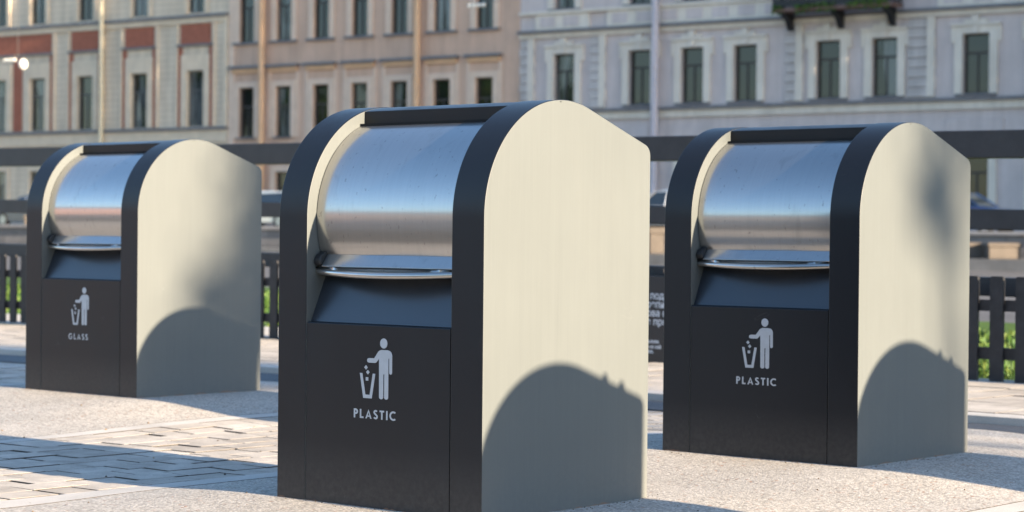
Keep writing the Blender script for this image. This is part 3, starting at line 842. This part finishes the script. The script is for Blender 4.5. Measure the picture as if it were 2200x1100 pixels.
# 2. pink house
gB = thing('pink_house', 'dusty pink plastered house with dark hoods above square windows, between the stone and lilac houses', 'building', FP(0, 0), -AZ)
mB = wall_mat('pink_render', (0.64, 0.435, 0.325), dirt=0.18)
mBs = simple('pale_pink_trim', (0.70, 0.53, 0.41), 0.85, var=0.1, scale=1.5)
mBo = simple('ochre_strip', (0.68, 0.43, 0.26), 0.85, var=0.1, scale=1.5)
cB = [-17.42, -14.82, -12.24, -9.66, -7.08, -4.38, -1.76]
holes = []; wB = 1.06
lv = [(1.9, 4.1), (5.93, 8.56), (10.95, 13.9), (15.2, 17.2)]
for c_ in cB:
    for z0, z1 in lv: holes.append((c_ - wB / 2, c_ + wB / 2, z0, z1))
bm = bmesh.new(); wall_open(bm, -18.72, 0.36, G0 - 0.5, 18.2, holes); obj('wall', bm, mB, gB)
for c_ in cB:
    for li, (z0, z1) in enumerate(lv):
        win(gB, c_ - wB / 2, c_ + wB / 2, z0, z1, sur=(0.34, 0.30, 0.07), surmat=mBs, sill=(0.42, 0, 0.12) if li == 2 else (0.1, 0, 0.08), frame=M_FRAME, transom=0.62)
    bandx(gB, 'hood', M_TIN, c_ - 1.12, c_ + 1.10, 9.56, 9.70, 0.30)
    bandx(gB, 'hood_moulding', mBo, c_ - 1.0, c_ + 0.98, 9.32, 9.557, 0.14, 0.02)
    for x0_, x1_ in ((c_ - 1.06, c_ - 0.90), (c_ + 0.90, c_ + 1.06)):
        bandx(gB, 'wall_strip', mBs, x0_, x1_, 5.9, 9.31, 0.045)
bandx(gB, 'string_course', mBs, -18.70, 0.34, 5.15, 5.45, 0.12)
for x_ in (-16.12, -5.74): pipe(gB, x_, mBo, 1.3, 18.0, 0.17, 0.30)
bandx(gB, 'corner_strip', mBs, -18.70, -18.30, 5.5, 17.8, 0.06)
bandx(gB, 'plinth', simple('plinth_pink', (0.30, 0.25, 0.23), 0.85), -18.7, 0.34, 0.9, 1.85, 0.08)
top_of(gB, -18.72, 0.36, 18.2, mBs)

# 3. lilac house
gC = thing('lilac_house', 'lilac house with white window surrounds, keystones, rusticated quoins and a planted iron balcony', 'building', FP(0, 0), -AZ)
mC = wall_mat('lilac_render', (0.61, 0.525, 0.50), dirt=0.15)
mCs = wall_mat('white_trim', (0.75, 0.665, 0.57), dirt=0.15)
mCq = wall_mat('quoin_render', (0.60, 0.545, 0.52), rows=0.42, dirt=0.3)
cC = [2.98, 7.22, 10.05, 12.82, 16.95, 19.66, 23.85, 27.0, 30.2]
holes = []; wC = 1.2
lv = [(2.0, 4.5), (7.0, 9.5), (11.65, 14.6), (15.9, 17.8)]
for c_ in cC:
    for z0, z1 in lv: holes.append((c_ - wC / 2, c_ + wC / 2, z0, z1))
bm = bmesh.new(); wall_open(bm, 0.38, 34.0, G0 - 0.5, 18.8, holes); obj('wall', bm, mC, gC)
for c_ in cC:
    for li, (z0, z1) in enumerate(lv):
        win(gC, c_ - wC / 2, c_ + wC / 2, z0, z1, sur=(0.36, 0.32, 0.12), surmat=mCs, sill=(0.30, 0, 0.10), frame=M_FRAME, transom=0.68, head='key' if li in (1, 2) else None)
for a, b in ((0.40, 1.25), (4.45, 5.33), (14.8, 15.72), (20.72, 22.0), (28.3, 29.2)):
    z = 6.92
    k = 0
    while z < 10.2:
        bm = bmesh.new()
        e = 0.12 if k % 2 else 0.0
        box(bm, a + e * 0.4, b - e, -0.11, 0.01, z, z + 0.38); obj('quoin', bm, mCq, gC, bevel=0.02, seg=1)
        z += 0.42; k += 1
    bandx(gC, 'pilaster', mCs, b - 0.36, b - 0.005, 6.92, 10.3, 0.125, 0.01)
bandx(gC, 'string_course', mCs, 0.40, 33.9, 6.36, 6.70, 0.14); bandx(gC, 'ledge', M_TIN, 0.40, 33.9, 6.703, 6.84, 0.30)
bandx(gC, 'string_course', mCs, 0.40, 33.9, 10.30, 10.52, 0.16); bandx(gC, 'ledge', M_TIN, 0.40, 33.9, 10.523, 10.66, 0.34)
bandx(gC, 'string_course', mCs, 0.40, 33.9, 11.42, 11.56, 0.20)
for a, b in ((1.3, 4.4), (5.4, 14.75), (22.1, 33.9)):
    bandx(gC, 'balustrade', mCs, a, b, 10.67, 11.41, 0.10)
    x = a + 0.3
    while x < b - 0.5:
        bandx(gC, 'baluster_panel', mC, x, x + 0.85, 10.82, 11.28, 0.122); x += 1.35
for x_ in (1.9, 5.2, 9.0, 13.0, 17.5, 22.5, 26.0): bandx(gC, 'wall_panel', mC, x_, x_ + 2.6, 5.2, 5.95, 0.05, 0.02)
bandx(gC, 'string_course', mCs, 0.40, 33.9, 4.95, 5.12, 0.12)
pipe(gC, 8.28, simple('lilac_pipe', (0.56, 0.50, 0.53), 0.6), 1.3, 18.0, 0.17, 0.42)
bandx(gC, 'plinth', simple('plinth_lilac', (0.29, 0.28, 0.30), 0.85), 0.4, 33.9, 0.9, 1.95, 0.08)
top_of(gC, 0.38, 34.0, 18.8, mCs)
# balcony
M_IRON = simple('black_iron', (0.012, 0.012, 0.014), 0.5)
bm = bmesh.new(); box(bm, 14.85, 20.65, -1.35, -0.35, 10.72, 10.86); bal = obj('balcony', bm, simple('balcony_slab', (0.17, 0.10, 0.08), 0.8), gC)
bm = bmesh.new()
for i in range(50):
    x = 14.9 + i * 5.7 / 49
    box(bm, x - 0.026, x + 0.026, -1.34, -1.29, 10.86, 11.88)
for i in range(9):
    y = -1.30 + i * 0.115
    for x in (14.9, 20.6): box(bm, x - 0.015, x + 0.015, y, y + 0.03, 10.86, 11.88)
box(bm, 14.86, 20.64, -1.35, -1.28, 11.88, 11.94); box(bm, 14.88, 20.62, -1.335, -1.295, 10.95, 11.20)
obj('railing', bm, M_IRON, bal)
for x in (15.3, 17.75, 20.2):
    bm = bmesh.new(); prism_x(bm, [(-0.36, 10.715), (-1.2, 10.715), (-1.15, 10.6), (-0.75, 10.38), (-0.5, 10.0), (-0.36, 9.95)], x - 0.13, x + 0.13); obj('bracket', bm, M_IRON, bal)
rnd = random.Random(9)
bm = bmesh.new()
for i in range(700):
    x = rnd.uniform(14.9, 20.6)
    z = 10.84 + abs(rnd.gauss(0, 0.09)) - (0.2 if rnd.random() < 0.3 else 0)
    y = rnd.uniform(-1.46, -1.18)
    if math.sin(x * 5.1) + math.sin(x * 2.3) < -0.9: continue
    s = rnd.uniform(0.04, 0.09); v = Vector((rnd.uniform(-1, 1), rnd.uniform(-1, 1), rnd.uniform(-1, 1))).normalized(); q = v.orthogonal().normalized() * s; r_ = v.cross(q)
    c0 = Vector((x, y, z)); bm.faces.new([bm.verts.new(c0 + t) for t in (q, r_, -q, -r_)])
def leaf_mat(name, a, b, c3):
    M = Mt(name); g = M.node('ShaderNodeNewGeometry')
    c = M.ramp(g.outputs['Random Per Island'], [(0.0, a), (0.6, b), (1.0, c3)])
    M.set(base=c, rough=0.55, spec=0.3); return M.m
M_LEAF = leaf_mat('leaf', (0.03, 0.075, 0.012), (0.07, 0.14, 0.02), (0.13, 0.20, 0.03))
po = obj('balcony_plants', bm, M_LEAF, bal); po['kind'] = 'stuff'; po['label'] = 'green plants hanging through the balcony railing'

# --- hanging street lamps on wires across the street
M_LAMPG = simple('lamp_globe', (0.85, 0.82, 0.75), 0.15, var=0.02)
M_WIRE = simple('wire', (0.10, 0.10, 0.10), 0.6)
def hang_lamp(s, y, z, label, nbulb, big):
    t = thing('hanging_lamp', label, 'street lamp', FP(s, y, z), -AZ, 'lamps hung above the far street')
    bm = bmesh.new(); box(bm, -1.15, 0.6, -0.02, 0.02, 0.10, 0.13); cyl(bm, (0, 0, 0.13), (0, 0, 6.0), 0.012, n=6); obj('bracket', bm, M_WIRE, t)
    for k in range(nbulb):
        bm = bmesh.new(); sphere(bm, (-1.0 + k * 0.26, 0, 0.0), 0.105, 12); obj('globe', bm, M_LAMPG, t, smooth=True)
    if big:
        bm = bmesh.new(); sphere(bm, (0.42, 0, -0.25), 0.24, 16, 1.2); obj('globe', bm, M_LAMPG, t, smooth=True)
        bm = bmesh.new(); cyl(bm, (0.42, 0, 0.06), (0.42, 0, 0.13), 0.08); obj('lamp_cap', bm, M_WIRE, t)
hang_lamp(-28.5, -6.0, 10.05, 'lamp with small globes and one large white globe before the brick panels', 4, True)
hang_lamp(2.1, -5.0, 11.43, 'cluster of small pale globes hung before the top right window of the pink house', 4, False)

# --- cars
def car_mat(name, c):
    M = Mt(name); M.set(base=c, rough=0.25, metal=0.35, coat=0.8, coatr=0.05); return M.m
M_CGLASS = Mt('car_glass').set(base=(0.015, 0.02, 0.025), rough=0.04, spec=0.9).m
M_TYRE = simple('tyre', (0.015, 0.015, 0.016), 0.85)
M_RIM = simple('rim', (0.45, 0.45, 0.46), 0.3, metal=0.9)
M_HEADL = simple('headlight_glass', (0.7, 0.7, 0.68), 0.1)
M_TAIL = simple('tail_light', (0.35, 0.01, 0.01), 0.2)
def make_car(name, label, mat, kind='sedan'):
    t = thing(name, label, 'car', group='cars parked along the far embankment')
    Lc, Wc = 4.5, 1.78
    lo = [(-2.22, 0.34), (-2.25, 0.62), (-2.12, 0.80), (-1.15, 0.93), (1.55, 0.96), (2.10, 0.90), (2.24, 0.72), (2.24, 0.38), (2.1, 0.24), (-2.1, 0.24)]
    bm = bmesh.new()
    # body: loft across the width with tumblehome
    ys = [(-0.89, 0.94), (-0.84, 1.0), (-0.5, 1.02), (0.5, 1.02), (0.84, 1.0), (0.89, 0.94)]
    rows = []
    for y, k in ys:
        rows.append([bm.verts.new((p[0] * (1 - (abs(y) / 0.89) ** 4 * 0.03), y, 0.24 + (p[1] - 0.24) * k)) for p in lo])
    n = len(lo)
    for i in range(len(rows) - 1):
        for j in range(n): bm.faces.new((rows[i][j], rows[i + 1][j], rows[i + 1][(j + 1) % n], rows[i][(j + 1) % n]))
    bm.faces.new(rows[0]); bm.faces.new(rows[-1][::-1]); bmesh.ops.recalc_face_normals(bm, faces=bm.faces)
    obj('body', bm, mat, t, bevel=0.04, seg=2)
    if kind == 'sedan': up_ = [(-1.15, 0.91), (-0.42, 1.38), (0.1, 1.45), (0.75, 1.42), (1.55, 0.95)]
    else: up_ = [(-1.25, 0.91), (-0.6, 1.48), (0.1, 1.56), (1.4, 1.54), (2.0, 0.95)]
    def loft(sec, w0, w1):
        bm = bmesh.new(); zmax = max(p[1] for p in sec); zmin = min(p[1] for p in sec)
        L_, R_ = [], []
        for p in sec:
            w = w0 + (w1 - w0) * (p[1] - zmin) / (zmax - zmin)
            L_.append(bm.verts.new((p[0], -w, p[1]))); R_.append(bm.verts.new((p[0], w, p[1])))
        m = len(sec)
        for j in range(m): bm.faces.new((L_[j], R_[j], R_[(j + 1) % m], L_[(j + 1) % m]))
        bm.faces.new(L_); bm.faces.new(R_[::-1]); bmesh.ops.recalc_face_normals(bm, faces=bm.faces); return bm
    obj('windows', loft(up_, 0.80, 0.62), M_CGLASS, t, bevel=0.03)
    rf = [(up_[1][0] - 0.03, up_[1][1] - 0.01), (up_[2][0], up_[2][1] + 0.02), (up_[3][0] + 0.05, up_[3][1] + 0.01), (up_[3][0] + 0.05, up_[3][1] - 0.05), (up_[1][0] - 0.03, up_[1][1] - 0.05)]
    obj('roof', loft(rf, 0.66, 0.64), mat, t, bevel=0.02)
    for sy in (-1, 1):
        for a, b, r_ in (((-0.1, sy * 0.80, 0.93), (-0.08, sy * 0.635, 1.43), 0.03), ((up_[0][0], sy * 0.8, up_[0][1]), (up_[1][0], sy * 0.64, up_[1][1]), 0.03), ((up_[-1][0], sy * 0.8, up_[-1][1]), (up_[-2][0], sy * 0.64, up_[-2][1]), 0.035)):
            bm = bmesh.new(); cyl(bm, a, b, r_, n=6); obj('pillar', bm, mat, t)
    for x in (-1.40, 1.35):
        for sy in (-1, 1):
            bm = bmesh.new(); cyl(bm, (x, sy * 0.70, 0.32), (x, sy * 0.905, 0.32), 0.32, n=24); w = obj('wheel', bm, M_TYRE, t, autos=40)
            bm = bmesh.new(); cyl(bm, (x, sy * 0.88, 0.32), (x, sy * 0.912, 0.32), 0.21, n=20); obj('rim', bm, M_RIM, w, autos=40)
    for sy in (-1, 1):
        bm = bmesh.new(); box(bm, -2.235, -2.05, sy * 0.66 - 0.16, sy * 0.66 + 0.16, 0.60, 0.74); obj('headlight', bm, M_HEADL, t, bevel=0.03)
        bm = bmesh.new(); box(bm, 2.08, 2.25, sy * 0.68 - 0.14, sy * 0.68 + 0.14, 0.62, 0.80); obj('tail_light', bm, M_TAIL, t, bevel=0.03)
    return t
def put_car(t, s, y, flip=False):
    t.location = FP(s, y, STZ); t.rotation_euler = (0, 0, -AZ + (PI if flip else 0))
cars = [('parked_car', 'dark blue car beyond the railing at the far right of the picture', (0.012, 0.035, 0.11), 30.6, 'sedan', True),
        ('parked_car', 'pale green car parked behind the dark blue one at the right edge', (0.30, 0.42, 0.36), 36.0, 'sedan', True),
        ('parked_car', 'white car seen in the gap between the GLASS container and the nearest container', (0.75, 0.73, 0.70), -0.6, 'wagon', False),
        ('parked_car', 'slate grey car seen above the railing at the left edge', (0.07, 0.085, 0.12), -14.9, 'sedan', False),
        ('parked_car', 'blue car at the far left edge', (0.03, 0.09, 0.24), -20.0, 'wagon', True),
        ('parked_car', 'silver car seen through the railing between the two PLASTIC containers', (0.45, 0.46, 0.48), 19.6, 'wagon', False)]
for nm, lb, c_, s, kd, fl in cars:
    t = make_car(nm, lb, car_mat('car_paint', c_), kd); put_car(t, s, -16.6, fl)

# pale stone blocks at the foot of the far embankment
mSt = simple('pale_stone', (0.095, 0.078, 0.064), 0.8, var=0.15, scale=3, bump=0.3, bs=12)
bm = bmesh.new(); box(bm, -140, 90, -22.4, -19.95, -0.2, 0.298)
o = obj('lower_quay', bm, simple('lower_quay_stone', (0.20, 0.19, 0.18), 0.85, var=0.2, scale=1.5)); o.matrix_world = MF; struct(o)
def stone(s, y, w, h, z, label):
    bm = bmesh.new(); box(bm, -w / 2, w / 2, -0.4, 0.4, 0, h * 0.74); box(bm, -w / 2 - 0.04, w / 2 + 0.04, -0.44, 0.44, h * 0.74 + 0.003, h)
    o = obj('stone_block', bm, mSt, bevel=0.03); o.location = FP(s, y, z); o.rotation_euler = (0, 0, -AZ + R(38))
    tag(o, label, 'stone block', 'pale stone blocks along the far embankment')
stone(33.0, -21.3, 1.0, 0.50, 0.30, 'sunlit stone block with a flat cap beside the right hand container, left of a pair')
stone(34.25, -21.3, 1.0, 0.50, 0.30, 'sunlit stone block with a flat cap, right of the pair below the dark blue car')
stone(35.4, -21.0, 0.4, 0.95, 0.30, 'narrow tall sunlit stone post at the right edge')
stone(21.4, -21.0, 0.5, 0.92, 0.30, 'sunlit stone block seen between the two PLASTIC containers')
stone(-12.2, -19.4, 0.5, 0.42, STZ + 0.07, 'small sunlit stone bollard on the embankment coping at the left edge')

# ------------------------------------------------------------------ trees (outside the picture: they shade the containers and show in the window glass)
M_BARK = simple('bark', (0.10, 0.08, 0.06), 0.9, var=0.3, scale=5, bump=0.5, bs=20)
def make_tree(seed, h, cr, n, ls, name='street_tree'):
    rnd = random.Random(seed)
    t = thing(name, 'x', 'tree')
    bm = bmesh.new()
    cyl(bm, (0, 0, 0), (0.05, 0.02, h * 0.45), 0.24, 0.17, n=12, cap=False)
    cyl(bm, (0.05, 0.02, h * 0.45), (0.0, 0.1, h * 0.9), 0.17, 0.04, n=10, cap=False)
    cl = []
    for i in range(16):
        a = i * 2.4 + rnd.random(); zz = h * rnd.uniform(0.36, 0.8); rr = cr * rnd.uniform(0.45, 0.9) * (1.1 - abs(zz / h - 0.6))
        e = Vector((math.cos(a) * rr, math.sin(a) * rr, zz + rnd.uniform(0.5, 1.6)))
        cyl(bm, (0.03, 0.02, zz - 0.5), e, 0.08, 0.02, n=7, cap=False)
        cl.append((e, cr * rnd.uniform(0.26, 0.42)))
    for i in range(12):
        a = rnd.random() * 2 * PI; rr = cr * rnd.uniform(0, 0.6)
        cl.append((Vector((math.cos(a) * rr, math.sin(a) * rr, h * rnd.uniform(0.55, 0.97))), cr * rnd.uniform(0.25, 0.4)))
    obj('trunk', bm, M_BARK, t, smooth=True)
    bm = bmesh.new()
    for i in range(n):
        c0, r0 = rnd.choice(cl)
        d = Vector((rnd.gauss(0, 1), rnd.gauss(0, 1), rnd.gauss(0, 0.8))); d = d.normalized() * r0 * rnd.random() ** 0.45
        p = c0 + d; s = ls * rnd.uniform(0.6, 1.3)
        v = Vector((rnd.uniform(-1, 1), rnd.uniform(-1, 1), rnd.uniform(-0.4, 1))).normalized(); q = v.orthogonal().normalized() * s; r_ = v.cross(q) * 0.6
        bm.faces.new([bm.verts.new(p + w) for w in (q, r_, -q, -r_)])
    obj('crown', bm, M_LEAF, t)
    return t
tr = make_tree(3, 15, 4.6, 9000, 0.26)
spots = [(-62, 92), (-70, 84), (-56, 104), (-78, 78), (-66, 112)]
for i, (x, y) in enumerate(spots):
    t = tr if i == 0 else dup(tr)
    t.location = (x, y, -0.07); t.rotation_euler = (0, 0, i * 1.3); t['group'] = 'trees left of the picture'
    t['label'] = ('leafy street tree beyond the left edge, in the middle of its group', 'leafy street tree beyond the left edge, second nearest of its group', 'leafy street tree beyond the left edge, closest to the stone house', 'leafy street tree beyond the left edge, nearest of its group', 'leafy street tree beyond the left edge, farthest of its group')[i]
# ------------------------------------------------------------------ houses behind the viewer, seen only as reflections in the steel drums
def plain_house(x, y, w, h, rz, mat, label):
    t = thing('town_house', label, 'building', (x, y, 0), rz, 'houses behind the viewer')
    holes = []
    k = int(w // 3)
    for i in range(k):
        for j in range(int(h // 3.6)): holes.append((-w / 2 + 1 + i * 3.0, -w / 2 + 2.1 + i * 3.0, 1.2 + j * 3.5, 3.2 + j * 3.5))
    bm = bmesh.new(); wall_open(bm, -w / 2, w / 2, -0.1, h, holes); obj('wall', bm, mat, t)
    for a, b, c_, d in holes: 
        bm = bmesh.new(); box(bm, a, b, 0.15, 0.18, c_, d); obj('window', bm, M_PANE, t)
    bm = bmesh.new(); prism_x(bm, [(-0.4, h + 0.003), (4, h + 2.2), (11, h + 2.2), (11, h + 0.003)], -w / 2, w / 2); obj('roof', bm, ROOF, t)
mP = simple('far_pink', (0.36, 0.22, 0.20), 0.9, scale=0.5)
mG = simple('far_grey', (0.15, 0.14, 0.145), 0.9, scale=0.5)
plain_house(-62, 17.5, 25, 6.3, PI / 2, mP, 'pink house beyond the left edge, seen only in the steel drums')
plain_house(-96, -25, 66, 8.5, PI / 2, simple('far_mauve', (0.105, 0.095, 0.10), 0.9, scale=0.5), 'long dark grey house beyond the left edge, seen only in the steel drums')
# added sun blocker shaped as a low pavilion: keeps the sun off the ground beyond the right edge
p = W2(30, 2)
plain_house(p.x, p.y, 40, 5.9, YAW - PI / 2, mG, 'added sun blocker shaped as a low grey pavilion beyond the right edge')
# added screen of poplar shapes beyond the right edge: takes most of the raking sun off the facades
for i, sx in enumerate((42, 50, 58)):
    rnd = random.Random(40 + i)
    t = thing('sun_screen_tree', ('added sun screen shaped as a poplar beyond the right edge, nearest to the lilac house', 'added sun screen shaped as a poplar beyond the right edge, middle one of three', 'added sun screen shaped as a poplar beyond the right edge, farthest from the lilac house')[i], 'tree', FP(sx, -4.1, STZ), 0, 'added sun screens on the far street')
    bm = bmesh.new(); cyl(bm, (0, 0, 0), (0.1, 0, 16), 0.35, 0.15, cap=False); cyl(bm, (0.1, 0, 16), (0, 0, 33), 0.15, 0.02, cap=False)
    obj('trunk', bm, M_BARK, t, smooth=True)
    bm = bmesh.new()
    for k in range(7500):
        z = rnd.uniform(1.5, 34); rm = 4.4 * min(1, (35 - z) / 6)
        a = rnd.random() * 2 * PI; rr = rm * rnd.random() ** 0.5
        p = Vector((math.cos(a) * rr, math.sin(a) * rr, z)); q_ = 0.3 * rnd.uniform(0.7, 1.3)
        v = Vector((rnd.uniform(-1, 1), rnd.uniform(-1, 1), rnd.uniform(-1, 1))).normalized(); q = v.orthogonal().normalized() * q_; r_ = v.cross(q) * 0.6
        bm.faces.new([bm.verts.new(p + w) for w in (q, r_, -q, -r_)])
    obj('crown', bm, M_LEAF, t)
# low dark wall closing the square beyond the left edge
# ------------------------------------------------------------------ shade trees in the sun's direction
def along_sun(u, v, z, dist):
    p = W2(u, v, z); return p + tosun * dist

# (tree crowns are hung where the sun's rays to the containers pass)
def shade_tree(seed, blobs, label, dist, n, ls, foot):
    rnd = random.Random(seed)
    t = thing('shade_tree', label, 'tree', (foot[0], foot[1], -0.07), 0, "trees on the sunny side beyond the right edge")
    top = Vector((0, 0, 0))
    bm = bmesh.new(); base = Vector((foot[0], foot[1], 0))
    cs = [(along_sun(*b[:3], dist) - base, b[3]) for b in blobs]
    m = sum((c for c, r in cs), Vector()) / len(cs)
    cyl(bm, (0, 0, 0), (m.x * 0.4, m.y * 0.4, m.z * 0.6), 0.16, 0.11, cap=False)
    for c, r in cs: cyl(bm, (m.x * 0.4, m.y * 0.4, m.z * 0.6 - 0.3), c, 0.06, 0.015, n=7, cap=False)
    obj('trunk', bm, M_BARK, t, smooth=True)
    bm = bmesh.new()
    tot = sum(r ** 2 for c, r in cs)
    for c, r in cs:
        for i in range(int(n * r * r / tot)):
            d = Vector((rnd.gauss(0, 1), rnd.gauss(0, 1), rnd.gauss(0, 1))).normalized() * r * min(1.6, abs(rnd.gauss(0, 0.72)))
            p = c + d; s = ls * rnd.uniform(0.6, 1.3)
            v = Vector((rnd.uniform(-1, 1), rnd.uniform(-1, 1), rnd.uniform(-1, 1))).normalized(); q = v.orthogonal().normalized() * s; r_ = v.cross(q) * 0.6
            bm.faces.new([bm.verts.new(p + w) for w in (q, r_, -q, -r_)])
    obj('crown', bm, M_LEAF, t)
f1 = along_sun(-4.09, 3.6, 0, 38)
shade_tree(21, [(-4.09, 2.033 + 0.98, 1.12, 0.36), (-4.09, 2.033 + 1.25, 0.75, 0.55), (-4.09, 2.033 + 0.95, 0.50, 0.36), (-4.09, 2.033 + 0.47, 0.58, 0.20), (-4.09, 2.033 + 1.5, 1.5, 0.6), (-4.09, 2.033 + 2.3, 0.9, 0.7), (-4.09, 2.033 + 2.2, 0.2, 0.6)], 'tree whose shade blurs across the side of the GLASS container', 38, 11000, 0.07, (f1.x, f1.y))
f2 = along_sun(0.07, 3.0, 0, 34)
shade_tree(22, [(0.071, 2.026 + 0.57, 1.13, 0.15), (0.071, 2.026 + 0.70, 0.92, 0.07)], 'tree whose shade dapples the side of the right hand PLASTIC container', 34, 520, 0.05, (f2.x, f2.y))
